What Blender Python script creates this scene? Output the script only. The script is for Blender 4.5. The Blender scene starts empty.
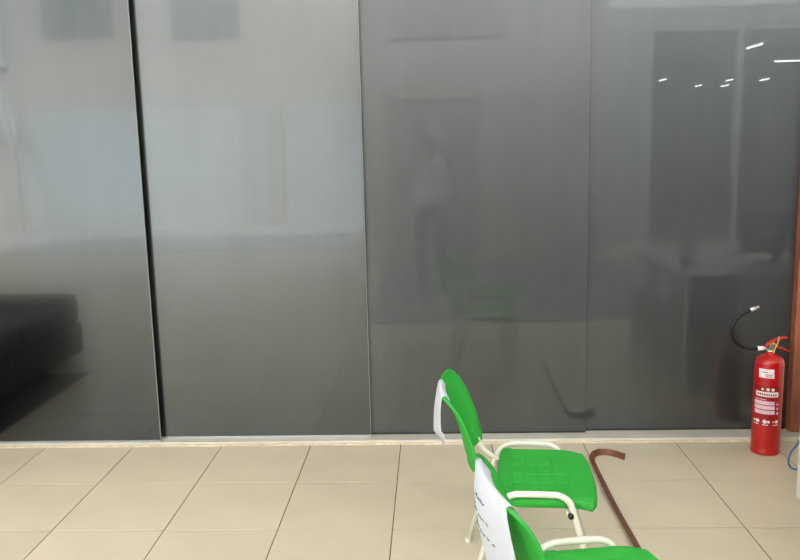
import bpy, bmesh, math, random
from mathutils import Vector, Matrix
random.seed(7)
scene = bpy.context.scene
C = scene.collection

# ------------------------------------------------------------------ camera
CAM = Vector((2.1902, -3.7855, 1.6427))
FW = Vector((-0.039757, 0.985414, -0.165468))
RT = Vector((0.999067, 0.036404, -0.023248))
UP = Vector((0.016885, 0.166238, 0.985941))
FPX = 813.57
cd = bpy.data.cameras.new('camera'); cam = bpy.data.objects.new('camera', cd); C.objects.link(cam)
cd.sensor_fit = 'HORIZONTAL'; cd.sensor_width = 36.0; cd.lens = 36.0 * FPX / 800.0
cd.clip_start = 0.005; cd.clip_end = 200
m3 = Matrix((RT, UP, -FW)).transposed()
cam.matrix_world = Matrix.Translation(CAM) @ m3.to_4x4()
scene.camera = cam

# ------------------------------------------------------------------ light
w = bpy.data.worlds.new('world'); scene.world = w; w.use_nodes = True
bg = w.node_tree.nodes['Background']; bg.inputs[0].default_value = (0.86, 0.93, 1.0, 1); bg.inputs[1].default_value = 5.7
sd = bpy.data.lights.new('sun', 'SUN'); sd.energy = 8.5; sd.angle = 0.009; sd.color = (1.0, 0.95, 0.87)
sun = bpy.data.objects.new('sun', sd); C.objects.link(sun)
sun.rotation_euler = Vector((0.25, -0.55, -0.80)).to_track_quat('-Z', 'Y').to_euler()
vs = scene.view_settings
vs.view_transform = 'Standard'; vs.look = 'None'; vs.gamma = 1.0; vs.exposure = 0.0; vs.use_curve_mapping = False
FILL_PANEL_POWER = 1.15
FILL_TUBE_POWER = 210.0
scene.cycles.caustics_reflective = False; scene.cycles.caustics_refractive = False
scene.cycles.sample_clamp_indirect = 4.0
HALL_POWER = 24.0

# ------------------------------------------------------------------ helpers
MATS = {}
def srgb(r, g, b):
    f = lambda c: (c/255/12.92) if c/255 <= 0.04045 else ((c/255+0.055)/1.055)**2.4
    return (f(r), f(g), f(b), 1)
def mat(name, col, rough=0.5, metal=0.0, spec=0.5, noise=0.0, nscale=8.0, bump=0.0, bscale=60.0, emit=0.0, rand=0.0, coat=0.0, trans=0.0):
    m = bpy.data.materials.new(name); m.use_nodes = True; nt = m.node_tree; N = nt.nodes; L = nt.links
    b = N['Principled BSDF']
    b.inputs['Base Color'].default_value = col; b.inputs['Roughness'].default_value = rough
    b.inputs['Metallic'].default_value = metal; b.inputs['Specular IOR Level'].default_value = spec
    b.inputs['Coat Weight'].default_value = coat; b.inputs['Coat Roughness'].default_value = 0.08
    tc = N.new('ShaderNodeTexCoord')
    src = None
    if noise > 0:
        n = N.new('ShaderNodeTexNoise'); n.inputs['Scale'].default_value = nscale; n.inputs['Detail'].default_value = 5
        L.new(tc.outputs['Object'], n.inputs['Vector'])
        r = N.new('ShaderNodeMapRange'); r.inputs['From Min'].default_value = 0.3; r.inputs['From Max'].default_value = 0.7
        r.inputs['To Min'].default_value = 1-noise; r.inputs['To Max'].default_value = 1+noise
        L.new(n.outputs['Fac'], r.inputs['Value']); src = r.outputs['Result']
    if rand > 0:
        oi = N.new('ShaderNodeObjectInfo')
        r2 = N.new('ShaderNodeMapRange'); r2.inputs['To Min'].default_value = 1-rand; r2.inputs['To Max'].default_value = 1+rand
        L.new(oi.outputs['Random'], r2.inputs['Value'])
        if src is None: src = r2.outputs['Result']
        else:
            mm = N.new('ShaderNodeMath'); mm.operation = 'MULTIPLY'; L.new(src, mm.inputs[0]); L.new(r2.outputs['Result'], mm.inputs[1]); src = mm.outputs[0]
    if src is not None:
        mx = N.new('ShaderNodeVectorMath'); mx.operation = 'SCALE'
        mx.inputs[0].default_value = col[:3]; L.new(src, mx.inputs['Scale'])
        L.new(mx.outputs['Vector'], b.inputs['Base Color'])
    if bump > 0:
        n2 = N.new('ShaderNodeTexNoise'); n2.inputs['Scale'].default_value = bscale; n2.inputs['Detail'].default_value = 4
        L.new(tc.outputs['Object'], n2.inputs['Vector'])
        bp = N.new('ShaderNodeBump'); bp.inputs['Strength'].default_value = bump; bp.inputs['Distance'].default_value = 0.01
        L.new(n2.outputs['Fac'], bp.inputs['Height']); L.new(bp.outputs['Normal'], b.inputs['Normal'])
    if emit > 0:
        b.inputs['Emission Color'].default_value = col; b.inputs['Emission Strength'].default_value = emit
    if trans > 0:
        out = N['Material Output']; t = N.new('ShaderNodeBsdfTranslucent'); t.inputs['Color'].default_value = col
        ms = N.new('ShaderNodeMixShader'); ms.inputs[0].default_value = trans
        L.new(b.outputs[0], ms.inputs[1]); L.new(t.outputs[0], ms.inputs[2]); L.new(ms.outputs[0], out.inputs['Surface'])
    MATS[name] = m
    return m

def panel_mat(name, haze, haze_rough, sharp, base, polish=0.012):
    """smoke-grey laminated glass: dark body, a hazy film lobe and a clear polished surface"""
    m = bpy.data.materials.new(name); m.use_nodes = True; nt = m.node_tree; N = nt.nodes; L = nt.links
    N.remove(N['Principled BSDF']); out = N['Material Output']
    tc = N.new('ShaderNodeTexCoord')
    n = N.new('ShaderNodeTexNoise'); n.inputs['Scale'].default_value = 1.6; n.inputs['Detail'].default_value = 6; n.inputs['Roughness'].default_value = 0.6
    mp = N.new('ShaderNodeMapping'); mp.inputs['Scale'].default_value = (3.0, 1.0, 0.8)
    L.new(tc.outputs['Object'], mp.inputs['Vector']); L.new(mp.outputs['Vector'], n.inputs['Vector'])
    r = N.new('ShaderNodeMapRange'); r.inputs['From Min'].default_value = 0.3; r.inputs['From Max'].default_value = 0.7
    r.inputs['To Min'].default_value = haze*0.93; r.inputs['To Max'].default_value = haze*1.07
    L.new(n.outputs['Fac'], r.inputs['Value'])
    d = N.new('ShaderNodeBsdfDiffuse'); d.inputs['Color'].default_value = base
    g = N.new('ShaderNodeBsdfGlossy'); g.inputs['Color'].default_value = (0.92, 0.97, 1, 1); g.inputs['Roughness'].default_value = haze_rough
    g2 = N.new('ShaderNodeBsdfGlossy'); g2.inputs['Color'].default_value = (0.92, 0.97, 1, 1); g2.inputs['Roughness'].default_value = polish
    a = N.new('ShaderNodeMixShader'); L.new(r.outputs['Result'], a.inputs[0]); L.new(d.outputs[0], a.inputs[1]); L.new(g.outputs[0], a.inputs[2])
    fr = N.new('ShaderNodeFresnel'); fr.inputs['IOR'].default_value = (1+math.sqrt(sharp))/(1-math.sqrt(sharp))
    b = N.new('ShaderNodeMixShader'); L.new(fr.outputs[0], b.inputs[0]); L.new(a.outputs[0], b.inputs[1]); L.new(g2.outputs[0], b.inputs[2])
    L.new(b.outputs[0], out.inputs['Surface'])
    MATS[name] = m
    return m

def obj(name, bm, material, parent=None, smooth=False):
    me = bpy.data.meshes.new(name)
    bmesh.ops.recalc_face_normals(bm, faces=bm.faces)
    bm.to_mesh(me); bm.free()
    if smooth:
        for p in me.polygons: p.use_smooth = True
    if isinstance(material, str): material = MATS[material]
    me.materials.append(material)
    o = bpy.data.objects.new(name, me); C.objects.link(o)
    if parent is not None: o.parent = parent
    return o
def tag(o, label, cat, group=None):
    o['label'] = label; o['category'] = cat
    if group: o['group'] = group
    return o
def struct(o, label=None):
    o['kind'] = 'structure'
    if label: o['label'] = label
    return o
def thing(name, label, cat, loc=(0, 0, 0), rz=0.0, group=None):
    o = bpy.data.objects.new(name, None); C.objects.link(o); o.empty_display_size = 0.1
    o.location = loc; o.rotation_euler = (0, 0, rz)
    return tag(o, label, cat, group)
def BM(): return bmesh.new()
def box(bm, x0, x1, y0, y1, z0, z1, bev=0.0):
    t = bmesh.new()
    bmesh.ops.create_cube(t, size=1)
    for v in t.verts:
        v.co = Vector(((x0+x1)/2+v.co.x*(x1-x0), (y0+y1)/2+v.co.y*(y1-y0), (z0+z1)/2+v.co.z*(z1-z0)))
    if bev > 0:
        bmesh.ops.bevel(t, geom=t.edges[:], offset=bev, segments=2, affect='EDGES', profile=0.5)
    merge(bm, t)
    return bm
def merge(bm, t):
    me = bpy.data.meshes.new('tmp'); t.to_mesh(me); t.free(); bm.from_mesh(me); bpy.data.meshes.remove(me)
def B(*a, **k): return box(BM(), *a, **k)
def catmull(pts, n=8):
    P = [Vector(p) for p in pts]; P = [2*P[0]-P[1]] + P + [2*P[-1]-P[-2]]; out = []
    for i in range(1, len(P)-2):
        a, b, c, d = P[i-1], P[i], P[i+1], P[i+2]
        for k in range(n):
            t = k/n
            out.append(0.5*((2*b)+(c-a)*t+(2*a-5*b+4*c-d)*t*t+(3*b-a-3*c+d)*t**3))
    out.append(P[-2]); return out
def tube(bm, pts, r, seg=10, cap=True):
    P = [Vector(p) for p in pts]; n = len(P); rings = []
    R = r if isinstance(r, (list, tuple)) else [r]*n
    t0 = (P[1]-P[0]).normalized(); ref = Vector((0, 0, 1)) if abs(t0.z) < 0.9 else Vector((1, 0, 0))
    nrm = t0.cross(ref).normalized()
    for i in range(n):
        t = (P[min(i+1, n-1)]-P[max(i-1, 0)]).normalized()
        nrm = (nrm - t*nrm.dot(t)).normalized(); bn = t.cross(nrm)
        rings.append([bm.verts.new(P[i]+(nrm*math.cos(2*math.pi*k/seg)+bn*math.sin(2*math.pi*k/seg))*R[i]) for k in range(seg)])
    for i in range(n-1):
        for k in range(seg):
            bm.faces.new((rings[i][k], rings[i][(k+1) % seg], rings[i+1][(k+1) % seg], rings[i+1][k]))
    if cap:
        bm.faces.new(rings[0][::-1]); bm.faces.new(rings[-1])
    return bm
def lathe(bm, prof, cx=0, cy=0, seg=32):
    rings = []
    for r, z in prof:
        if r < 1e-6: rings.append([bm.verts.new((cx, cy, z))])
        else: rings.append([bm.verts.new((cx+r*math.cos(2*math.pi*k/seg), cy+r*math.sin(2*math.pi*k/seg), z)) for k in range(seg)])
    for a, b in zip(rings, rings[1:]):
        for k in range(seg):
            if len(a) == 1 and len(b) == 1: continue
            if len(a) == 1: bm.faces.new((a[0], b[k], b[(k+1) % seg]))
            elif len(b) == 1: bm.faces.new((a[k], a[(k+1) % seg], b[0]))
            else: bm.faces.new((a[k], a[(k+1) % seg], b[(k+1) % seg], b[k]))
    return bm
def slab(bm, top, bot):
    """close two equal grids of points (rows x cols) into a shell"""
    nr, nc = len(top), len(top[0])
    T = [[bm.verts.new(p) for p in row] for row in top]; U = [[bm.verts.new(p) for p in row] for row in bot]
    for i in range(nr-1):
        for j in range(nc-1):
            bm.faces.new((T[i][j], T[i][j+1], T[i+1][j+1], T[i+1][j]))
            bm.faces.new((U[i][j], U[i+1][j], U[i+1][j+1], U[i][j+1]))
    for j in range(nc-1):
        bm.faces.new((T[0][j], U[0][j], U[0][j+1], T[0][j+1])); bm.faces.new((T[-1][j], T[-1][j+1], U[-1][j+1], U[-1][j]))
    for i in range(nr-1):
        bm.faces.new((T[i][0], T[i+1][0], U[i+1][0], U[i][0])); bm.faces.new((T[i][-1], U[i][-1], U[i+1][-1], T[i+1][-1]))
    return bm

# ------------------------------------------------------------------ materials
mat('tile', srgb(220, 206, 180), 0.34, noise=0.045, nscale=3.0, rand=0.025, spec=0.45)
mat('grout', srgb(126, 104, 76), 0.9, noise=0.15, nscale=30)
mat('mortar', srgb(222, 205, 176), 0.85, noise=0.16, nscale=25, bump=0.4, bscale=120)
mat('marble', srgb(206, 200, 188), 0.35, noise=0.08, nscale=9)
mat('wall_white', srgb(232, 230, 224), 0.8, noise=0.03, nscale=2)
mat('wall_grey', srgb(190, 197, 200), 0.8, noise=0.03, nscale=2)
mat('ext_upper', srgb(221, 215, 205), 0.85, noise=0.04, nscale=0.8)
mat('ext_lower', srgb(226, 232, 235), 0.85, noise=0.05, nscale=0.9)
mat('ceiling', srgb(235, 235, 232), 0.85, noise=0.02)
mat('concrete', srgb(216, 214, 207), 0.9, noise=0.08, nscale=1.5)
mat('win_glass', srgb(150, 158, 160), 0.08, spec=0.6)
mat('win_frame', srgb(170, 172, 170), 0.5)
mat('white_frame', srgb(245, 245, 245), 0.5)
mat('door_grey', srgb(196, 194, 190), 0.5, noise=0.03)
mat('door_light', srgb(216, 219, 220), 0.6)
mat('door_cream', srgb(222, 214, 202), 0.6)
mat('wood', srgb(150, 88, 62), 0.38, noise=0.22, nscale=6, spec=0.5)
mat('alu', srgb(205, 205, 205), 0.3, metal=0.8)
mat('pane_edge', srgb(150, 155, 152), 0.25)  # lighter copy: side light on the left pane edges, put into the colour
mat('pane_edge_dark', srgb(58, 62, 60), 0.25)
mat('black_plastic', srgb(22, 22, 24), 0.45)
mat('chair_green', srgb(74, 208, 88), 0.42, spec=0.45, noise=0.05, nscale=14, trans=0.5)
mat('chair_frame', srgb(228, 223, 208), 0.35, spec=0.5, noise=0.03, nscale=12)
mat('bolt_black', srgb(12, 12, 12), 0.4)
mat('paper', srgb(226, 228, 238), 0.8, noise=0.015, nscale=20, trans=0.2)
mat('ink', srgb(96, 100, 120), 0.8)
mat('ext_red', srgb(182, 12, 16), 0.28, spec=0.5, coat=0.2, noise=0.04, nscale=20)
mat('ext_dark_red', srgb(158, 14, 26), 0.4)
mat('label_white', srgb(244, 232, 232), 0.5)
mat('label_pink', srgb(236, 200, 214), 0.5)
mat('label_print', srgb(150, 60, 70), 0.6)
mat('brass', srgb(190, 150, 80), 0.3, metal=0.9)
mat('steel', srgb(215, 215, 210), 0.25, metal=0.9)
mat('yellow_seal', srgb(214, 170, 60), 0.5)
mat('rubber', srgb(14, 14, 15), 0.5, spec=0.4)
mat('strip_brown', srgb(108, 62, 47), 0.42, noise=0.2, nscale=9)
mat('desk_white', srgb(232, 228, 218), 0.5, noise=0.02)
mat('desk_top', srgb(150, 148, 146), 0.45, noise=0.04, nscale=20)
mat('screen', srgb(10, 11, 13), 0.15)
mat('blue_cable', srgb(80, 110, 150), 0.5)
mat('dark_cable', srgb(24, 20, 20), 0.5)
mat('sofa', srgb(9, 9, 10), 0.7, noise=0.15, nscale=10)
mat('skin', srgb(186, 132, 104), 0.55, noise=0.03)
mat('hair', srgb(28, 22, 20), 0.6)
mat('shirt', srgb(238, 240, 242), 0.85, noise=0.03, nscale=9)
mat('trousers', srgb(40, 46, 58), 0.9, noise=0.1, nscale=12)
mat('shoe', srgb(30, 30, 32), 0.6)
mat('fill_tube_light', (1.0, 0.97, 0.92, 1), 0.5, emit=FILL_TUBE_POWER)
mat('hall_light', (1.0, 0.98, 0.95, 1), 0.5, emit=HALL_POWER)
mat('fill_panel_light', (1.0, 0.98, 0.95, 1), 0.5, emit=FILL_PANEL_POWER)
mat('lamp_body', srgb(235, 235, 235), 0.5)
mat('hall_dark', srgb(205, 208, 210), 0.8, noise=0.05, nscale=1.5)
mat('hall_floor', srgb(170, 160, 140), 0.5, noise=0.05, nscale=1.2)
mat('rear_floor', srgb(124, 126, 128), 0.6, noise=0.1, nscale=4)
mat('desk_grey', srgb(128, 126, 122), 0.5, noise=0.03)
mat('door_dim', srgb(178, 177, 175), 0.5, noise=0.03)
panel_mat('film_hazy', 0.086, 0.26, 0.040, srgb(30, 32, 30), 0.03)
panel_mat('film_front', 0.073, 0.165, 0.031, srgb(8, 9, 8), 0.03)
panel_mat('film_clear', 0.090, 0.45, 0.064, srgb(14, 15, 14))

# ------------------------------------------------------------------ structure: floor, threshold, walls
T = 0.5
floor = struct(obj('floor', B(-6.6, 9.0, -8.1, 0.62, -0.20, -0.0025), 'grout'))
tile_src = None
def tile_bm(x0, x1, y0, y1, bm=None):
    g = 0.0026
    return box(bm or BM(), x0+g, x1-g, y0+g, y1-g, -0.012, 0.0, 0.0008)
rest = BM()
for i in range(-13, 18):
    for j in range(-16, 1):
        near = (-3 <= i <= 10 and -10 <= j <= 0)
        if near:
            if tile_src is None:
                tile_src = obj('tile', tile_bm(-T/2, T/2, -T/2, T/2), 'tile', floor); o = tile_src
            else:
                o = tile_src.copy(); C.objects.link(o); o.parent = floor
            o.location = ((i+0.5)*T, (j+0.5)*T, random.uniform(-0.0003, 0.0003))
        else:
            tile_bm(i*T, (i+1)*T, j*T, (j+1)*T, rest)
ro = obj('tile_field', rest, 'tile', floor); ro['kind'] = 'stuff'
# ragged mortar line between the tiles and the stone threshold
mo = BM(); top = []; bot = []
xs = [-6.5+k*0.04 for k in range(int(11.2/0.04))]
for x in xs:
    e = 0.503+random.uniform(-0.004, 0.003); z = 0.003+random.uniform(0, 0.003)
    top.append([(x, e, 0.0), (x, e+0.006, z), (x, 0.524, z+0.002)]); bot.append([(x, e, -0.003), (x, e+0.006, -0.003), (x, 0.524, -0.003)])
struct(obj('trim_1', slab(mo, top, bot), 'mortar'), 'uneven cream mortar line along the stone threshold')
struct(obj('trim_2', B(-6.5, 4.9, 0.519, 0.80, -0.02, 0.018, 0.003), 'marble'), 'pale stone threshold under the sliding panels')
struct(obj('ceiling', B(-6.7, 9.0, -6.6, 0.95, 5.6, 5.8), 'ceiling'))
struct(obj('wall_front', B(4.28, 9.0, 0.60, 0.80, -0.0, 5.6), 'wall_white'))
struct(obj('wall_left', B(-6.75, -6.6, -6.0, 0.9, -0.2, 5.6), 'wall_white'))
struct(obj('wall_header', B(-6.6, 4.4, 0.50, 0.80, 3.02, 5.6), 'wall_white'), 'white wall above the sliding panels')
struct(obj('wall_front_end', B(-6.6, -0.9, 0.70, 0.80, 0.018, 3.02), 'wall_white'))
struct(obj('wall_behind_panels', B(-0.9, 4.3, 0.74, 0.80, 0.018, 3.02), 'hall_dark'))
struct(obj('trim_3', B(-6.6, 4.4, 0.505, 0.70, 2.96, 3.02, 0.004), 'alu'), 'aluminium head track of the sliding panels')
# right jamb
jb = struct(obj('trim_4', B(4.148, 4.275, 0.585, 0.80, 0.018, 2.96, 0.006), 'wood'), 'reddish brown wooden door jamb beside the fire extinguisher')
obj('stop_moulding', B(4.222, 4.275, 0.555, 0.585, 0.018, 2.96, 0.004), 'wood', jb)
# ------------------------------------------------------------------ sliding panels
panels = [
    (-0.72, 0.647, 0.530, 'film_front', 'dark grey glossy sliding panel at the far left, frontmost of the four'),
    (0.50, 1.8305, 0.582, 'film_hazy', 'grey glossy sliding panel second from the left, bright and hazy in its upper half'),
    (1.70, 3.0345, 0.612, 'film_clear', 'dark glossy sliding panel behind the green chairs, mirroring them and the photographer'),
    (2.90, 4.146, 0.640, 'film_clear', 'dark glossy sliding panel behind the fire extinguisher, rearmost of the four'),
]
for x0, x1, y, m, lab in panels:
    root = thing('sliding_panel', lab, 'panel', ((x0+x1)/2, y, 0.018), 0, 'sliding panels')
    hw = (x1-x0)/2
    obj('pane', B(-hw, hw-0.0015, 0, 0.010, 0.010, 2.945, 0.0012), m, root)
    obj('edge_strip', B(hw-0.0035, hw+0.0005, 0.0003, 0.010, 0.010, 2.945), 'pane_edge' if x0 < 1 else 'pane_edge_dark', root)
    if m == 'film_hazy' and x0 > 0:
        obj('bottom_rail', B(-hw, hw-0.002, -0.006, 0.012, 0.0, 0.010, 0.001), 'alu', root)
    else:
        obj('bottom_rail', B(-hw, hw-0.002, 0.001, 0.010, 0.0, 0.010), 'pane_edge' if x0 < 0 else 'black_plastic', root)

# ------------------------------------------------------------------ room behind the camera
struct(obj('wall_back', B(1.27, 4.4, -6.2, -6.0, 0.0, 3.6), 'wall_white'), 'white pier wall behind the photographer')
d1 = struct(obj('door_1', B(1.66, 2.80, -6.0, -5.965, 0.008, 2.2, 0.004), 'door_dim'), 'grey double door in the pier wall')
obj('door_frame', box(box(B(1.56, 1.66, -6.0, -5.94, 0, 2.21), 2.80, 2.90, -6.0, -5.94, 0, 2.21), 1.56, 2.90, -6.0, -5.93, 2.21, 2.38), 'door_cream', d1)
h = obj('door_handle', tube(BM(), [(2.30, -5.96, 1.02), (2.30, -5.92, 1.02), (2.40, -5.92, 1.02)], 0.01), 'black_plastic', d1, True)
nb = thing('notice_board', 'grey notice board high on the pier wall above the door', 'notice board', (2.45, -6.0, 3.0))
obj('board', B(-0.72, 0.74, 0.0, 0.03, 0.02, 0.48, 0.004), 'door_grey', nb)
obj('frame', box(box(B(-0.75, 0.77, 0.0, 0.035, -0.01, 0.02), -0.75, 0.77, 0.0, 0.035, 0.48, 0.51), -0.75, -0.72, 0, 0.035, 0.02, 0.48), 'win_frame', nb)
struct(obj('wall_return', B(4.4, 4.55, -8.0, -6.0, 0.0, 3.6), 'wall_white'))
struct(obj('wall_partition', box(box(box(BM(), 4.4, 5.65, -8.15, -8.0, 0, 3.6), 5.65, 15.0, -8.15, -8.0, 3.24, 3.6), 6.93, 7.03, -8.15, -8.0, 0, 3.24), 'wall_grey'))
struct(obj('wall_right', B(8.9, 9.05, -8.0, 0.8, 0, 5.6), 'wall_white'))
# far hall with tube lamps
struct(obj('hall_floor', B(4.4, 15.2, -30.0, -8.1, -0.2, -0.001), 'hall_floor'))
struct(obj('hall_ceiling', B(4.4, 15.2, -30.0, -8.1, 3.6, 3.75), 'hall_dark'))
struct(obj('wall_hall', box(box(box(BM(), 4.4, 4.55, -30, -8.15, 0, 3.6), 15.05, 15.2, -30, -8.1, 0, 3.6), 4.4, 15.2, -30.15, -30, 0, 3.6), 'hall_dark'))
def lamp(x, y, z, length, label, em, along='y', group=None, rod=0.0):
    t = thing('tube_lamp_or_fill', label, 'lamp', (x, y, z), 0 if along == 'y' else math.pi/2, group)
    b = B(-0.04, 0.04, -length/2-0.03, length/2+0.03, 0.03, 0.07, 0.004)
    obj('housing', b, 'lamp_body', t)
    obj('tube', tube(BM(), [(0, -length/2, 0), (0, length/2, 0)], 0.013, 12), em, t, True)
    for s in (-1, 1):
        obj('end_cap', B(-0.02, 0.02, s*length/2-0.012, s*length/2+0.012, -0.02, 0.035, 0.002), 'lamp_body', t)
    if rod: obj('hanger', tube(BM(), [(0, 0, 0.07), (0, 0, rod)], 0.006, 6), 'lamp_body', t)
hall = [(9.03, -12.8, 'nearest in the hall'), (12.28, -23.3, 'in the middle of the hall'), (13.2, -26.4, 'at the hall far end, second from right'),
        (13.5, -23.5, 'on the hall right side'), (9.8, -22.4, 'on the left side of the hall'), (12.1, -26.0, 'small at the hall far end'), (11.4, -16.6, 'lying across the hall ceiling')]
for k, (x, y, l) in enumerate(hall):
    lamp(x, y, 3.48, 0.9, 'lit white tube lamp '+l+', seen mirrored', 'hall_light', 'x' if k == 6 else 'y', 'hall tube lamps', 0.12)
rl = [('over the sofa', -2.4, -1.0), ('over the far left panels', -0.4, -0.9), ('left of the green chairs', 1.5, -0.9)]
for l, x, y in rl:  # unseen fill panels, added to brighten the floor near the sliding panels
    t = thing('fill_panel', 'added unseen white fill panel hanging '+l, 'lamp', (x, y, 4.4), 0, 'added fill panels')
    obj('frame', box(box(box(box(BM(), -0.62, 0.62, -0.62, -0.6, 0, 0.05), -0.62, 0.62, 0.6, 0.62, 0, 0.05), -0.62, -0.6, -0.6, 0.6, 0, 0.05), 0.6, 0.62, -0.6, 0.6, 0, 0.05), 'lamp_body', t)
    obj('diffuser', B(-0.6, 0.6, -0.6, 0.6, 0.006, 0.02), 'fill_panel_light', t)
    obj('back_plate', B(-0.6, 0.6, -0.6, 0.6, 0.03, 0.045), 'lamp_body', t)
    for a in (-0.5, 0.5): obj('hanger', tube(BM(), [(a, 0, 0.045), (a, 0, 1.2)], 0.005, 6), 'lamp_body', t)
for l, x, y in [('above the pier door', 1.9, -4.9), ('above the right end of the pier wall', 3.9, -5.0), ('by the first hall opening', 5.7, -6.2), ('by the second hall opening', 7.8, -6.2)]:  # fill tubes outside the mirrored view, added to brighten pier and partition walls
    lamp(x, y, 4.20, 1.8, 'added unseen white fill tube hanging '+l, 'fill_tube_light', 'x', 'added fill tubes', 1.4)
# dark flooring over the rear of the room, starting behind the chairs
struct(obj('floor_rear', B(1.56, 8.9, -6.0, -2.35, 0.0, 0.008, 0.002), 'rear_floor'), 'dark grey vinyl flooring behind the tiles')
# ------------------------------------------------------------------ courtyard
struct(obj('ground', B(-30, 4.4, -40, -6.0, -0.3, -0.03), 'concrete'), 'pale concrete courtyard')
WY = -12.5
struct(obj('wall_courtyard', B(-14, 4.4, WY-0.3, WY, -0.1, 6.5), 'ext_upper'), 'sunlit cream courtyard wall')
struct(obj('wall_courtyard_lower', B(-6.5, 4.4, WY, WY+0.02, -0.1, 2.50), 'ext_lower'), 'pale blue painted lower band of the courtyard wall')
def ext_window(n, x0, x1, z0, z1, lab):
    r = struct(obj('window_%d' % n, B(x0, x1, WY, WY+0.02, z0, z1), 'win_frame'), lab)
    mid = (x0+x1)/2
    obj('pane', B(x0+0.02, mid-0.02, WY+0.02, WY+0.026, z0+0.02, z1-0.02), 'win_glass', r)
    obj('pane', B(mid+0.02, x1-0.02, WY+0.02, WY+0.026, z0+0.02, z1-0.02), 'win_glass', r)
    obj('mullion', B(mid-0.02, mid+0.02, WY+0.02, WY+0.045, z0, z1), 'win_frame', r)
ext_window(1, -5.85, -4.36, 3.94, 5.3, 'high two-pane window in the courtyard wall, left one')
ext_window(2, -3.18, -1.73, 3.87, 5.2, 'high two-pane window in the courtyard wall, right one')
w3 = struct(obj('window_3', B(-8.6, -6.78, WY, WY+0.02, 3.42, 5.4), 'win_glass'), 'white framed window at the end of the courtyard wall')
obj('frame', box(box(B(-6.84, -6.72, WY, WY+0.06, 3.34, 5.4), -8.6, -6.72, WY, WY+0.06, 3.34, 3.42), -8.7, -8.6, WY, WY+0.06, 3.34, 5.4), 'white_frame', w3)
d2 = struct(obj('door_2', B(-1.80, -1.20, WY+0.02, WY+0.05, 0, 2.44), 'door_light'), 'grey door in the courtyard wall')
obj('door_frame', B(-1.18, -0.94, WY+0.02, WY+0.09, 0, 2.46), 'door_cream', d2)
tag(obj('notice_sheet', B(-1.50, -1.22, WY+0.05, WY+0.053, 0.82, 1.06), 'paper'), 'white notice sheet taped to the courtyard door', 'paper')
# white folding canopy leg with its valance, cut by the left edge of the first panel's reflection
gz = thing('canopy', 'white market canopy corner with hanging valance, mirrored in the far left panel', 'canopy', (-6.72, WY+0.6, 0))
obj('valance', B(-1.6, 0.18, -0.02, 0.02, 2.62, 3.02, 0.004), 'white_frame', gz)
bm = BM(); pts = [(-0.02, 2.62), (0.18, 2.62), (0.30, 1.75), (0.24, 1.75)]
for s in (1,):
    slab(bm, [[(pts[0][0], .02, pts[0][1]), (pts[1][0], .02, pts[1][1])], [(pts[3][0], .02, pts[3][1]), (pts[2][0], .02, pts[2][1])]],
         [[(pts[0][0], -.02, pts[0][1]), (pts[1][0], -.02, pts[1][1])], [(pts[3][0], -.02, pts[3][1]), (pts[2][0], -.02, pts[2][1])]])
obj('corner_flap', bm, 'white_frame', gz)
obj('post', tube(BM(), [(0.34, 0, 2.7), (0.36, 0, -0.03)], 0.03), 'alu', gz, True)

# ------------------------------------------------------------------ dark sofa out of frame on the left
sf = thing('sofa', 'low black sofa mirrored dimly at the foot of the far left panel', 'sofa', (-1.60, -0.50, 0.005), 0)
obj('base', B(-0.95, 0.95, -1.0, 0.92, 0.03, 0.28, 0.02), 'sofa', sf)
for s in (-1, 1): obj('armrest', B(-0.95, 0.95, 0.72 if s > 0 else -1.0, 0.92 if s > 0 else -0.8, 0.28, 0.52, 0.06), 'sofa', sf)
obj('backrest', B(-0.95, -0.68, -0.8, 0.72, 0.28, 0.82, 0.04), 'sofa', sf)
for s in (0, 1): obj('seat_cushion', B(-0.68, 0.95, -0.79+s*0.755, -0.045+s*0.755, 0.28, 0.44, 0.04), 'sofa', sf)
for a in (-0.85, 0.85):
    for b in (-0.9, 0.82): obj('leg', tube(BM(), [(a, b, 0), (a, b, 0.04)], 0.025), 'black_plastic', sf)

rg = thing('added_rug', 'black rug added under the low sofa to darken the mirrored lower left corner', 'rug', (-1.45, -0.55, 0))  # unseen, added to darken what the far left panel mirrors
obj('pile', B(-1.2, 1.06, -0.40, 0.98, 0.0, 0.005, 0.001), 'sofa', rg)
for a in (-0.40, 0.95): obj('binding', B(-1.2, 1.06, a, a+0.03, 0.0005, 0.006, 0.001), 'black_plastic', rg)

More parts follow.
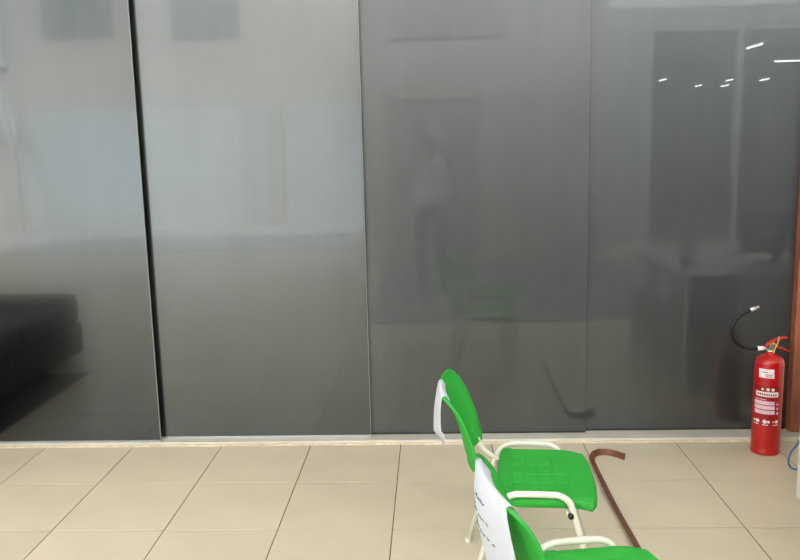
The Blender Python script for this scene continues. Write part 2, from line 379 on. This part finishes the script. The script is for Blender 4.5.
# ------------------------------------------------------------------ green chairs
EDGE = [(0.470, -0.188), (0.53, -0.205), (0.58, -0.219), (0.62, -0.234), (0.67, -0.253), (0.72, -0.281), (0.745, -0.300), (0.762, -0.312)]
def back_pt(u, v):
    """u -1..1 across, v 0..1 upward, on the middle surface"""
    z = 0.470 + 0.292*v
    hw = 0.203
    if v > 0.88: hw *= 1-0.10*((v-0.88)/0.12)**2
    if v < 0.10: hw *= 1-0.05*(1-v/0.10)
    y = u*hw
    for (z0, x0), (z1, x1) in zip(EDGE, EDGE[1:]):
        if z <= z1+1e-6: break
    xe = x0+(x1-x0)*(z-z0)/(z1-z0)
    sag = 0.052-0.024*v
    x = xe - sag*(1-(y/0.203)**2)
    return Vector((x, y, z-0.006*abs(u)**6*max(0, (v-0.8)/0.2)))
def make_back(root):
    nu, nv = 28, 22; g = [[back_pt(-1+2*j/nu, i/nv) for j in range(nu+1)] for i in range(nv+1)]
    front = []; rear = []
    for i in range(nv+1):
        fr = []; re = []
        for j in range(nu+1):
            a = g[min(i+1, nv)][j]-g[max(i-1, 0)][j]; b = g[i][min(j+1, nu)]-g[i][max(j-1, 0)]
            n = b.cross(a).normalized()
            if n.x < 0: n = -n
            u = -1+2*j/nu; v = i/nv
            # shallow pressed field in the middle
            inner = (abs(u) < 0.72 and 0.16 < v < 0.84)
            d = -0.0025 if inner else 0.0
            fr.append(g[i][j]+n*(0.0035+d)); re.append(g[i][j]-n*(0.0035-d))
        front.append(fr); rear.append(re)
    o = obj('backrest', slab(BM(), front, rear), 'chair_green', root, True)
    loop = [g[0][j] for j in range(nu+1)] + [g[i][nu] for i in range(1, nv+1)] + [g[nv][j] for j in range(nu-1, -1, -1)] + [g[i][0] for i in range(nv-1, 0, -1)]
    obj('rim', tube(BM(), loop+[loop[0], loop[1]], 0.0056, 8, False), 'chair_green', o, True)
    return o
def seat_z(x, y):
    # x -0.125..0.205, y +-0.226
    yy = abs(y)/0.226
    z = 0.421 - 0.016*(1-yy**4)*(1-((x-0.02)/0.19)**2 if abs(x-0.02) < 0.19 else 0)
    if x > 0.12: z -= 0.012*((x-0.12)/0.085)**2
    if x < -0.09: z += 0.004
    if yy > 0.9: z -= 0.006*((yy-0.9)/0.1)
    # quilted squares
    if -0.085 < x < 0.115 and abs(y) < 0.17:
        gx = abs(((x+0.085)/0.05) % 1-0.5)*2; gy = abs(((y+0.17)/0.085) % 1-0.5)*2
        z -= 0.0042*max(0, (gx-0.74)/0.26) + 0.0042*max(0, (gy-0.80)/0.20)
    return z
def make_seat(root):
    nx, ny = 66, 68; top = []; bot = []
    for i in range(nx+1):
        s = i/nx; tr = []; br = []
        for j in range(ny+1):
            u = -1+2*j/ny
            hw = 0.226
            x = -0.125+0.345*s
            # rounded plan: front corners cut, front edge bowed
            x -= 0.020*max(0, abs(u)-0.2)**2/0.64*s + 0.012*max(0, abs(u)-0.85)**2/0.0225*s
            x += 0.020*(abs(u)**3)*(1-s)
            y = u*hw
            z = seat_z(-0.125+0.330*s, y)
            tr.append((x, y, z)); br.append((x, y, z-0.006))
        top.append(tr); bot.append(br)
    o = obj('seat', slab(BM(), top, bot), 'chair_green', root, True)
    # rolled skirt round the seat
    loop = [Vector(top[i][0]) for i in range(0, nx+1, 3)] + [Vector(top[nx][j]) for j in range(2, ny+1, 2)] + [Vector(top[i][ny]) for i in range(nx-3, -1, -3)] + [Vector(top[0][j]) for j in range(ny-2, 0, -2)]
    bm = BM(); A = []; Bv = []; Cc = []
    for q in loop:
        c = Vector((0.03, 0, q.z)); out = (q-c).normalized()*0.005
        A.append(bm.verts.new(q+Vector((0, 0, 0.001)))); Bv.append(bm.verts.new(q+out+Vector((0, 0, -0.012)))); Cc.append(bm.verts.new(q+out*1.4+Vector((0, 0, -0.034))))
    n = len(loop)
    for k in range(n):
        k2 = (k+1) % n
        bm.faces.new((A[k], A[k2], Bv[k2], Bv[k])); bm.faces.new((Bv[k], Bv[k2], Cc[k2], Cc[k]))
    sk = obj('skirt', bm, 'chair_green', o, True)
    md = sk.modifiers.new('thick', 'SOLIDIFY'); md.thickness = 0.004
    return o
def make_chair(label):
    root = thing('plastic_chair', label, 'chair', (0, 0, 0), 0, 'green chairs')
    make_seat(root); make_back(root)
    for s in (-1, 1):
        y = s*0.243
        arc = catmull([(-0.138, y, 0.365), (-0.118, y, 0.408), (-0.080, y, 0.431), (-0.040, y, 0.434), (0.040, y, 0.434), (0.080, y, 0.430), (0.112, y, 0.408), (0.128, y, 0.365)], 6)
        path = [(-0.250, y, 0.012)] + arc + [(0.222, y, 0.012)]
        obj('side_frame', tube(BM(), path, 0.0115, 12), 'chair_frame', root, True)
        for x in (-0.254, 0.226):
            obj('foot_cap', tube(BM(), [(x, y, 0.0), (x-0.004*math.copysign(1, x), y, 0.016)], 0.014, 12), 'chair_frame', root, True)
        for x in (-0.126, 0.112):
            b = obj('bolt', lathe(BM(), [(0, 0.008), (0.009, 0.007), (0.011, 0.0), (0.011, -0.006), (0, -0.006)], seg=12), 'bolt_black', root, True)
            b.rotation_euler = (math.radians(90)*(-s), 0, 0); b.location = (x*1.04, y+s*0.012 if s < 0 else y-0.002, 0.362)
        sup = catmull([(-0.208, s*0.172, 0.482), (-0.196, s*0.172, 0.452), (-0.172, s*0.172, 0.425), (-0.132, s*0.172, 0.400), (-0.08, s*0.172, 0.392), (0.06, s*0.170, 0.388)], 6)
        obj('back_support', tube(BM(), sup, 0.0085, 10), 'chair_frame', root, True)
    for x in (-0.13, 0.112):
        obj('cross_bar', tube(BM(), [(x, -0.243, 0.358), (x, 0.243, 0.358)], 0.009, 10), 'chair_frame', root, True)
    return root
ch1 = make_chair('green plastic chair with white tube frame nearer the panels, small blank paper on its back')
ch1.location = (2.555, -0.875, 0); ch1.rotation_euler = (0, 0, math.radians(-4.0))
ch2 = ch1.copy(); C.objects.link(ch2)
ch2['label'] = 'green plastic chair cut by the bottom edge, large handwritten sheet on its back'
for c0 in ch1.children:
    c1 = c0.copy(); C.objects.link(c1); c1.parent = ch2
    for g0 in c0.children:
        g1 = g0.copy(); C.objects.link(g1); g1.parent = c1
ch2.location = (2.655, -1.69, 0); ch2.rotation_euler = (0, 0, math.radians(9.0))

# ------------------------------------------------------------------ papers over the chair backs
def chair_world(ch, v):
    a = ch.rotation_euler[2]; c, s = math.cos(a), math.sin(a)
    return Vector((ch.location[0]+c*v[0]-s*v[1], ch.location[1]+s*v[0]+c*v[1], v[2]))
def hung_sheet(ch, label, y0, y1, front, rear, shape):
    """sheet folded over the top edge between local y0..y1"""
    n = 14; rows = []
    org = chair_world(ch, (-0.345, (y0+y1)/2, 0.40))
    prof = [('f', front*k/4) for k in range(4, 0, -1)] + [('a', 0), ('t', 0), ('b', 0)] + [('r', rear*k/10) for k in range(1, 11)]
    for kind, d in prof:
        row = []
        for j in range(n+1):
            t = j/n; y = y0+(y1-y0)*t
            hwt = 0.203*0.90
            u = max(-1, min(1, y/hwt))
            e = back_pt(u, 1.0)
            if kind == 'f':
                q = back_pt(u, max(0.0, 1.0-d/0.29)); q = q+Vector((0.0095, 0, 0.002)); q.y = y
            elif kind in 'ab':
                q = e+Vector((0.0085 if kind == 'a' else -0.0085, 0, 0.0060))
            elif kind == 't':
                q = e+Vector((0, 0, 0.0102))
            else:
                q = e+Vector((-0.010, 0, 0.004-d)) + shape(t, d/rear)
            row.append(chair_world(ch, q)-org)
        rows.append(row)
    bm = BM(); V = [[bm.verts.new(q) for q in row] for row in rows]
    for i in range(len(V)-1):
        for j in range(n): bm.faces.new((V[i][j], V[i][j+1], V[i+1][j+1], V[i+1][j]))
    root = thing('paper_sheet', label, 'paper', org)
    o = obj('sheet', bm, 'paper', root, True)
    md = o.modifiers.new('thick', 'SOLIDIFY'); md.thickness = 0.0006
    return root, rows
p1, r1 = hung_sheet(ch1, 'small blank white paper hanging over the back of the farther green chair', -0.185, 0.0, 0.012, 0.19,
                    lambda t, d: Vector((-0.020*d*t-0.006*math.sin(3*d)+(0.012 if t < 0.1 and d > 0.85 else 0), 0, 0.035*d*(1-t)-(0.028 if t < 0.1 and d > 0.95 else 0))))
p2, r2 = hung_sheet(ch2, 'large white sheet with handwritten lines hanging over the back of the nearest green chair', -0.178, 0.125, 0.034, 0.27,
                    lambda t, d: Vector((d*(0.03*t+0.066*(1-t))-0.008*math.sin(d*3)-0.018*math.sin(math.pi*t)*min(1, d*6), 0, 0.0)))
def on_sheet(rows, t, d):
    """point on the hanging flap: t across, d 0..1 down"""
    R = rows[6:]; i = d*(len(R)-1); i0 = min(int(i), len(R)-2); fi = i-i0; j = t*(len(R[0])-1); j0 = min(int(j), len(R[0])-2); fj = j-j0
    a = R[i0][j0].lerp(R[i0][j0+1], fj); b = R[i0+1][j0].lerp(R[i0+1][j0+1], fj); return a.lerp(b, fi)
def scribble(rows, t0, t1, d, root, seed):
    rnd = random.Random(seed); t = t0; bm = BM()
    while abs(t-t0) < abs(t1-t0):
        k = 5; pts = []
        for q in range(k):
            tt = t+(t1-t0)*0.10*q/k; dd = d+rnd.uniform(-0.016, 0.016)
            pts.append(on_sheet(rows, min(1, max(0, tt)), dd)+Vector((-0.0012, 0, 0)))
        tube(bm, catmull(pts, 3), 0.0011, 4)
        t += (t1-t0)*0.145
    obj('handwriting', bm, 'ink', root)
scribble(r2, 0.62, 0.36, 0.17, p2, 3)
scribble(r2, 0.80, 0.30, 0.36, p2, 4)
scribble(r2, 0.86, 0.24, 0.54, p2, 5)

# ------------------------------------------------------------------ fire extinguisher
ex, ey = 3.925, 0.36
fe = thing('fire_extinguisher', 'red fire extinguisher with black hose standing by the wooden jamb', 'extinguisher', (ex, ey, 0))
Rb = 0.0715
obj('cylinder', lathe(BM(), [(0, 0.006), (Rb-0.006, 0.006), (Rb-0.001, 0.0), (Rb+0.0008, 0.004), (Rb+0.0008, 0.022), (Rb-0.001, 0.026), (Rb, 0.034), (Rb, 0.484), (Rb-0.003, 0.498), (Rb-0.011, 0.510), (Rb-0.026, 0.520), (Rb-0.045, 0.527), (0.022, 0.531), (0.022, 0.541), (0, 0.541)], seg=48), 'ext_red', fe, True)
obj('neck_ring', lathe(BM(), [(0.016, 0.540), (0.023, 0.540), (0.023, 0.550), (0.016, 0.550)], seg=24), 'steel', fe, True)
vb = obj('valve', box(lathe(BM(), [(0, 0.548), (0.016, 0.548), (0.017, 0.562), (0.013, 0.575), (0, 0.577)], seg=20), -0.018, 0.022, -0.011, 0.011, 0.562, 0.588, 0.003), 'brass', fe)
gg = obj('gauge', lathe(BM(), [(0, 0.012), (0.012, 0.012), (0.014, 0.008), (0.014, 0), (0, 0)], seg=20), 'steel', vb); gg.location = (-0.002, -0.011, 0.566); gg.rotation_euler = (math.pi/2, 0, 0)
def strap(bm, path, wid, th):
    P = [Vector(q) for q in path]; top = []; bot = []
    for i, q in enumerate(P):
        t = (P[min(i+1, len(P)-1)]-P[max(i-1, 0)]).normalized(); n = t.cross(Vector((0, 1, 0))).normalized()
        top.append([q+n*th/2+Vector((0, -wid/2, 0)), q+n*th/2+Vector((0, wid/2, 0))]); bot.append([q-n*th/2+Vector((0, -wid/2, 0)), q-n*th/2+Vector((0, wid/2, 0))])
    return slab(bm, top, bot)
obj('lever', strap(BM(), catmull([(-0.024, 0, 0.566), (-0.014, 0, 0.582), (0.008, 0, 0.597), (0.040, 0, 0.608), (0.080, 0, 0.614)], 5), 0.024, 0.010), 'ext_red', fe, True)
obj('carry_handle', strap(BM(), catmull([(0.012, 0, 0.567), (0.045, 0, 0.562), (0.075, 0, 0.549), (0.099, 0, 0.538)], 5), 0.026, 0.009), 'ext_red', fe, True)
obj('seal', tube(BM(), catmull([(0.036, -0.014, 0.622), (0.030, -0.017, 0.590), (0.016, -0.020, 0.560), (0.008, -0.022, 0.536)], 5), 0.0036, 6), 'yellow_seal', fe, True)
obj('safety_pin', tube(BM(), [(0.018, -0.020, 0.580), (0.018, 0.020, 0.580)], 0.003, 6), 'steel', fe, True)
def el(X, Z, dy=0.0): return (X-ex, dy, Z)
hose = catmull([el(3.862, 0.557, -0.002), el(3.82, 0.560, -0.008), el(3.777, 0.573, -0.014), el(3.732, 0.611, -0.02), el(3.718, 0.662, -0.022), el(3.729, 0.708, -0.022), el(3.766, 0.746, -0.02), el(3.812, 0.766, -0.018)], 8)
ho = obj('hose', tube(BM(), hose, 0.0105, 12), 'rubber', fe, True)
obj('hose_fitting', tube(BM(), [el(3.912, 0.560), el(3.892, 0.559), el(3.890, 0.559), el(3.858, 0.557, -0.002)], [0.008, 0.008, 0.0125, 0.0125], 12), 'label_white', ho, True)
obj('nozzle', tube(BM(), [el(3.806, 0.763, -0.018), el(3.830, 0.773, -0.017), el(3.831, 0.773, -0.017), el(3.850, 0.781, -0.016)], [0.0125, 0.0115, 0.008, 0.007], 12), 'steel', ho, True)
# printed labels wrapped on the cylinder
base_a = math.atan2(CAM.y-ey, CAM.x-ex)
def px(x, y):
    xc = 764.9+(448-y)*0.046
    s = max(-0.97, min(0.97, (x-xc)/14.2))
    return base_a+math.asin(s), 0.506-(y-358)*0.005424
def wrap(poly_rows, dr):
    """rows of (x,y) pixel-like label coordinates -> curved patch"""
    bm = BM(); V = []
    for row in poly_rows:
        V.append([])
        for x, y in row:
            a, z = px(x, y); V[-1].append(bm.verts.new(((Rb+dr)*math.cos(a), (Rb+dr)*math.sin(a), z)))
    for i in range(len(V)-1):
        for j in range(len(V[0])-1): bm.faces.new((V[i][j], V[i][j+1], V[i+1][j+1], V[i+1][j]))
    return bm
def rect(x0, y0, x1, y1, dr, n=10): return wrap([[(x0+(x1-x0)*j/n, y) for j in range(n+1)] for y in (y0, y1)], dr)
def poly(cx, cy, r, k, rot, dr):
    bm = BM(); vs_ = []
    for q in range(k):
        a, z = px(cx+r*math.cos(rot+2*math.pi*q/k), cy+r*math.sin(rot+2*math.pi*q/k)); vs_.append(bm.verts.new(((Rb+dr)*math.cos(a), (Rb+dr)*math.sin(a), z)))
    bm.faces.new(vs_); return bm
st = obj('sticker', rect(759.4, 366, 773.6, 374.6, 0.0006), 'label_white', fe)
for y0, xa, xb in ((368.6, 762, 768), (371.0, 765, 772), (372.8, 766, 772)): obj('print', rect(xa, y0, xb, y0+0.8, 0.0009), 'label_print', st)
lb = obj('label', rect(752.6, 383, 778.4, 422, 0.0004, 24), 'ext_dark_red', fe)
obj('class_mark', poly(762.8, 385.8, 1.7, 3, -math.pi/2, 0.0009), 'label_white', lb)
obj('class_mark', poly(767.8, 385.7, 1.9, 4, math.pi/4, 0.0009), 'label_white', lb)
obj('class_mark', poly(772.4, 385.7, 1.6, 12, 0, 0.0009), 'label_white', lb)
hb = obj('header', rect(756.8, 388.2, 777.2, 393.0, 0.0008, 16), 'label_white', lb)
for k in range(9): obj('print', rect(758.2+k*2.0, 389.6+k*0.06, 759.6+k*2.0, 391.6+k*0.06, 0.0011, 2), 'label_print', hb)
obj('print', rect(756.0, 395.4, 766.5, 396.1, 0.0008, 8), 'label_pink', lb)
for y0 in (397.2, 401.7, 406.3): obj('text_bar', rect(755.4, y0, 774.0, y0+3.7, 0.0008, 14), 'label_pink', lb)
for y0 in (399.2, 403.4, 408.0): obj('print', rect(775.6, y0, 777.0, y0+2.2, 0.0008, 3), 'label_pink', lb)
for x0, x1 in ((754.2, 756.0), (756.6, 759.6), (763.0, 766.4), (767.0, 769.4), (772.0, 773.2), (774.2, 776.8)):
    obj('pictogram', poly((x0+x1)/2, 417.4, (x1-x0)*0.62, 7, x0, 0.0009), 'label_white', lb)
for x0, x1 in ((754, 759), (762, 768), (772, 777)): obj('print', rect(x0, 420.2, x1, 421.0, 0.0008, 6), 'label_white', lb)

# ------------------------------------------------------------------ brown strip on the floor
bs = [(3.022, -0.95), (3.016, -0.69), (3.008, -0.33), (3.008, 0.0), (3.010, 0.20), (3.014, 0.255), (3.028, 0.298), (3.055, 0.320), (3.095, 0.316), (3.135, 0.288), (3.168, 0.250)]
P = catmull([(x, y, 0) for x, y in bs], 8); L0 = []; L1 = []
for i, q in enumerate(P):
    t = (P[min(i+1, len(P)-1)]-P[max(i-1, 0)]).normalized(); n = Vector((t.y, -t.x, 0))
    s = i/(len(P)-1); tilt = 0.55 if s < 0.45 else 0.55+(1.35-0.55)*min(1, (s-0.45)/0.2)
    wd = 0.034
    a = q+Vector((0, 0, 0.0022)); up = n*math.cos(tilt)*-1+Vector((0, 0, 1))*math.sin(tilt); b = a+up*wd
    th = n*math.sin(tilt)*0.004+Vector((0, 0, 1))*math.cos(tilt)*0.004
    L0.append([a, b]); L1.append([a+th, b+th])
st_o = obj('edging_strip', slab(BM(), L0, L1), 'strip_brown', None, False)
zmin = min(v.co.z for v in st_o.data.vertices)
for v in st_o.data.vertices: v.co -= Vector((3.0, -0.3, zmin))
st_o.location = (3.0, -0.3, 0.0003)
tag(st_o, 'loose brown edging strip curled at one end lying on the floor tiles', 'strip')

# ------------------------------------------------------------------ white desk at the right edge
dk = thing('desk', 'white office desk at the right edge, papers taped to its side, mirrored in the panel', 'desk', (3.843, -0.2, 0))
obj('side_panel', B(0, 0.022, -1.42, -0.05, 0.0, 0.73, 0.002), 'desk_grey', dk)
obj('corner_post', B(-0.002, 0.024, -0.05, 0, 0.0, 0.73, 0.002), 'desk_white', dk)
obj('side_panel', B(0.72, 0.742, -1.42, -0.02, 0.0, 0.73, 0.002), 'desk_white', dk)
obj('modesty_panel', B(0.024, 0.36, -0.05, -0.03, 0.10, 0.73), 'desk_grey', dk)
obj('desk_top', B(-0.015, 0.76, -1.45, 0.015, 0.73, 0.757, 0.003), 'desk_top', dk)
def side_paper(y0, y1, z0, z1, m, lab):
    o = obj('taped_sheet', B(0, 0.001, 0, y1-y0, 0, z1-z0), m); o.location = (3.8415, y0, z0); tag(o, lab, 'paper')
side_paper(-1.55, -1.20, 0.50, 0.70, 'paper', 'white printed sheet taped at the rear of the desk side, seen mirrored')
side_paper(-1.14, -0.84, 0.48, 0.68, 'desk_top', 'grey printed sheet taped between the two white ones on the desk side')
side_paper(-0.80, -0.57, 0.50, 0.69, 'paper', 'white sheet taped near the front corner of the desk side, seen mirrored')
ss = thing('sign_holder', 'tilted white notice standing on the desk top, seen mirrored', 'notice', (4.01, -0.75, 0.757))
s1 = obj('sheet', B(-0.055, 0.055, -0.001, 0.001, 0.01, 0.29), 'paper', ss); s1.rotation_euler = (math.radians(8), math.radians(6), 0)
obj('base', B(-0.06, 0.06, -0.03, 0.06, 0, 0.012, 0.002), 'steel', ss)
mo_ = thing('monitor', 'black computer monitor on the desk facing away from the panels', 'monitor', (4.62, -0.75, 0.757), math.radians(4))
obj('back_shell', B(-0.24, 0.24, 0.0, 0.04, 0.06, 0.36, 0.012), 'black_plastic', mo_)
obj('screen', B(-0.23, 0.23, -0.004, 0.0, 0.075, 0.35), 'screen', mo_)
obj('stand', B(-0.03, 0.03, 0.01, 0.035, 0.012, 0.2, 0.003), 'black_plastic', mo_)
obj('base', B(-0.11, 0.11, -0.08, 0.10, 0.0, 0.012, 0.003), 'black_plastic', mo_)
pc = thing('computer_tower', 'black computer tower standing on the floor by the white desk', 'computer', (4.86, -0.55, 0))
obj('case', B(-0.09, 0.09, -0.22, 0.22, 0.012, 0.44, 0.006), 'black_plastic', pc)
obj('rear_plate', B(-0.08, 0.08, 0.22, 0.223, 0.03, 0.42), 'steel', pc)
for a in (-0.07, 0.07):
    for b in (-0.18, 0.18): obj('foot', tube(BM(), [(a, b, 0), (a, b, 0.014)], 0.012, 8), 'rubber', pc)
# cables at the right edge
cb = catmull([(3.90, -0.14, 0.72), (3.885, -0.10, 0.45), (3.905, -0.08, 0.25), (3.872, -0.06, 0.16), (3.868, -0.05, 0.10), (3.895, -0.05, 0.07), (3.93, -0.10, 0.09), (3.95, -0.18, 0.05)], 8)
o = obj('power_cable', tube(BM(), [Vector(q)-Vector((3.9, -0.1, 0)) for q in cb], 0.005, 8), 'blue_cable', None, True); o.location = (3.9, -0.1, 0); tag(o, 'looping blue cable hanging behind the white desk', 'cable')
cb = catmull([(4.215, 0.54, 0.02), (4.195, 0.54, 0.25), (4.212, 0.545, 0.50), (4.198, 0.545, 0.70), (4.225, 0.548, 0.85), (4.21, 0.548, 1.0), (4.235, 0.54, 1.3), (4.24, 0.54, 2.2)], 8)
o = obj('hanging_cable', tube(BM(), [Vector(q)-Vector((4.19, 0.54, 0)) for q in cb], 0.0045, 8), 'dark_cable', None, True); o.location = (4.19, 0.54, 0); tag(o, 'thin dark cable hanging down the wooden jamb', 'cable')

# ------------------------------------------------------------------ photographer (seen in the panel's reflection)
def skin_mesh(name, verts, edges, radii, material, parent, root_i=0, sub=2):
    me = bpy.data.meshes.new(name); me.from_pydata([tuple(v) for v in verts], edges, []); me.materials.append(MATS[material])
    o = bpy.data.objects.new(name, me); C.objects.link(o); o.parent = parent
    sk = o.modifiers.new('skin', 'SKIN'); sk.use_smooth_shade = True
    for i, r in enumerate(radii):
        d = me.skin_vertices[0].data[i]; d.radius = r if isinstance(r, tuple) else (r, r); d.use_root = (i == root_i)
    s = o.modifiers.new('sub', 'SUBSURF'); s.levels = sub; s.render_levels = sub
    return o
px0, py0 = 2.19, -4.23
ps = thing('person', 'person in white shirt and dark trousers raising a phone, seen mirrored', 'person', (px0, py0, 0.008))
V = []; Ed = []; Rr = []
def av(x, y, z, r, par=None):
    V.append((x, y, z)); Rr.append(r)
    if par is not None: Ed.append((par, len(V)-1))
    return len(V)-1
pel = av(0, 0, 0.93, (0.155, 0.11))
wa = av(0, 0.0, 1.07, (0.14, 0.10), pel); chs = av(0, -0.005, 1.27, (0.165, 0.11), wa); nb_ = av(0, 0.0, 1.405, (0.09, 0.07), chs); nk = av(0, 0.01, 1.46, 0.055, nb_)
hd0 = av(0, 0.02, 1.53, (0.060, 0.072), nk); hd1 = av(0, 0.022, 1.60, (0.072, 0.088), hd0); hd2 = av(0, 0.015, 1.665, (0.062, 0.075), hd1)
HANDS = []
for s in (-1, 1):
    sh = av(s*0.175, 0, 1.37, 0.058, chs); elb = av(s*0.285, 0.10, 1.20, 0.043, sh); fa = av(s*0.225, 0.22, 1.36, 0.038, elb); wr = av(s*0.135, 0.335, 1.545, 0.027, fa)
    pa = av(s*0.112, 0.375, 1.60, (0.030, 0.022), wr)
    HANDS.append((s, pa))
    hip = av(s*0.095, 0, 0.84, 0.085, pel); kn = av(s*0.115, 0.02, 0.48, 0.058, hip); cf = av(s*0.12, -0.01, 0.30, 0.052, kn); an = av(s*0.125, -0.02, 0.085, 0.036, cf); ft = av(s*0.135, 0.06, 0.040, 0.036, an); te = av(s*0.145, 0.16, 0.030, 0.028, ft)
body = skin_mesh('body', V, Ed, Rr, 'skin', ps, pel)
# fingers curled round the phone's long ends
for s, pa in HANDS:
    for k, (dz, ln) in enumerate(((0.030, 0.9), (0.010, 1.0), (-0.010, 0.93), (-0.028, 0.78))):
        v = [(s*0.112, 0.380, 1.605+dz*0.7), (s*0.100, 0.412, 1.630+dz), (s*0.088, 0.436, 1.640+dz), (s*(0.088-0.020*ln), 0.440, 1.645+dz)]
        skin_mesh('finger', v, [(0, 1), (1, 2), (2, 3)], [0.010, 0.0088, 0.008, 0.007], 'skin', ps, 0, 1)
    v = [(s*0.108, 0.372, 1.595), (s*0.092, 0.388, 1.618), (s*0.074, 0.408, 1.636), (s*0.060, 0.418, 1.642)]
    skin_mesh('thumb', v, [(0, 1), (1, 2), (2, 3)], [0.012, 0.0105, 0.0095, 0.008], 'skin', ps, 0, 1)
# shirt and trousers follow the body
V2 = []; E2 = []; R2 = []
def a2(x, y, z, r, par=None):
    V2.append((x, y, z)); R2.append(r)
    if par is not None: E2.append((par, len(V2)-1))
    return len(V2)-1
q0 = a2(0, 0, 0.86, (0.185, 0.135)); q1 = a2(0, 0, 1.06, (0.172, 0.128), q0); q2 = a2(0, -0.005, 1.27, (0.185, 0.130), q1); q3 = a2(0, 0, 1.40, (0.105, 0.085), q2); a2(0, 0.005, 1.43, (0.075, 0.07), q3)
for s in (-1, 1):
    u0 = a2(s*0.175, 0, 1.37, 0.074, q2); u1 = a2(s*0.245, 0.06, 1.265, 0.064, u0); a2(s*0.265, 0.08, 1.235, 0.066, u1)
skin_mesh('shirt', V2, E2, R2, 'shirt', ps, 0)
V2 = []; E2 = []; R2 = []
q0 = a2(0, 0, 0.93, (0.172, 0.125))
a2(0, 0, 0.99, (0.168, 0.122), q0)
for s in (-1, 1):
    u = a2(s*0.097, 0, 0.83, 0.103, q0); u = a2(s*0.115, 0.02, 0.48, 0.078, u); u = a2(s*0.12, -0.01, 0.28, 0.07, u); a2(s*0.125, -0.012, 0.09, 0.064, u)
skin_mesh('trousers', V2, E2, R2, 'trousers', ps, 0)
for s in (-1, 1):
    skin_mesh('shoe', [(s*0.125, -0.05, 0.045), (s*0.13, 0.04, 0.048), (s*0.143, 0.15, 0.036), (s*0.148, 0.20, 0.030)], [(0, 1), (1, 2), (2, 3)], [(0.043, 0.044), (0.046, 0.047), (0.044, 0.036), (0.032, 0.028)], 'shoe', ps, 0)
hb_ = BM(); bmesh.ops.create_uvsphere(hb_, u_segments=24, v_segments=16, radius=1.0)
for v in list(hb_.verts):
    x, y, z = v.co
    if z < -0.1 and y > -0.3: v.co.z = max(z, -0.1) if y > 0.2 else z
    v.co = Vector((v.co.x*0.086, v.co.y*0.098-0.006 if y < 0.3 else v.co.y*0.086-0.006, 1.640+v.co.z*0.078))
obj('hair', hb_, 'hair', ps, True)
for s in (-1, 1):
    e = BM(); bmesh.ops.create_uvsphere(e, u_segments=10, v_segments=8, radius=1)
    for v in e.verts: v.co = Vector((s*0.078+v.co.x*0.008, 0.012+v.co.y*0.018, 1.585+v.co.z*0.028))
    obj('ear', e, 'skin', ps, True)
    e = BM(); bmesh.ops.create_uvsphere(e, u_segments=10, v_segments=8, radius=0.011)
    for v in e.verts: v.co += Vector((s*0.030, 0.101, 1.595))
    obj('eye', e, 'hair', ps, True)
obj('nose', tube(BM(), [(0, 0.100, 1.598), (0, 0.112, 1.575), (0, 0.116, 1.566), (0, 0.098, 1.560)], [0.007, 0.011, 0.013, 0.009], 10), 'skin', ps, True)
obj('mouth', tube(BM(), [(-0.022, 0.088, 1.536), (0, 0.095, 1.535), (0.022, 0.088, 1.536)], [0.003, 0.006, 0.003], 8), 'label_print', ps, True)
# phone held in both hands, right behind the viewpoint
ph = thing('phone', 'black phone held up in both hands by the photographer, mirrored in the panel', 'phone', tuple(CAM-FW*0.014))
ph.rotation_euler = m3.to_euler()
obj('phone_body', B(-0.075, 0.075, -0.0365, 0.0365, -0.0045, 0.0045, 0.003), 'black_plastic', ph)
obj('phone_screen', B(-0.071, 0.071, -0.033, 0.033, 0.0045, 0.0052), 'screen', ph)
obj('lens_ring', lathe(BM(), [(0.004, -0.0045), (0.008, -0.0045), (0.008, -0.0065), (0.004, -0.0065)], seg=20), 'steel', ph)
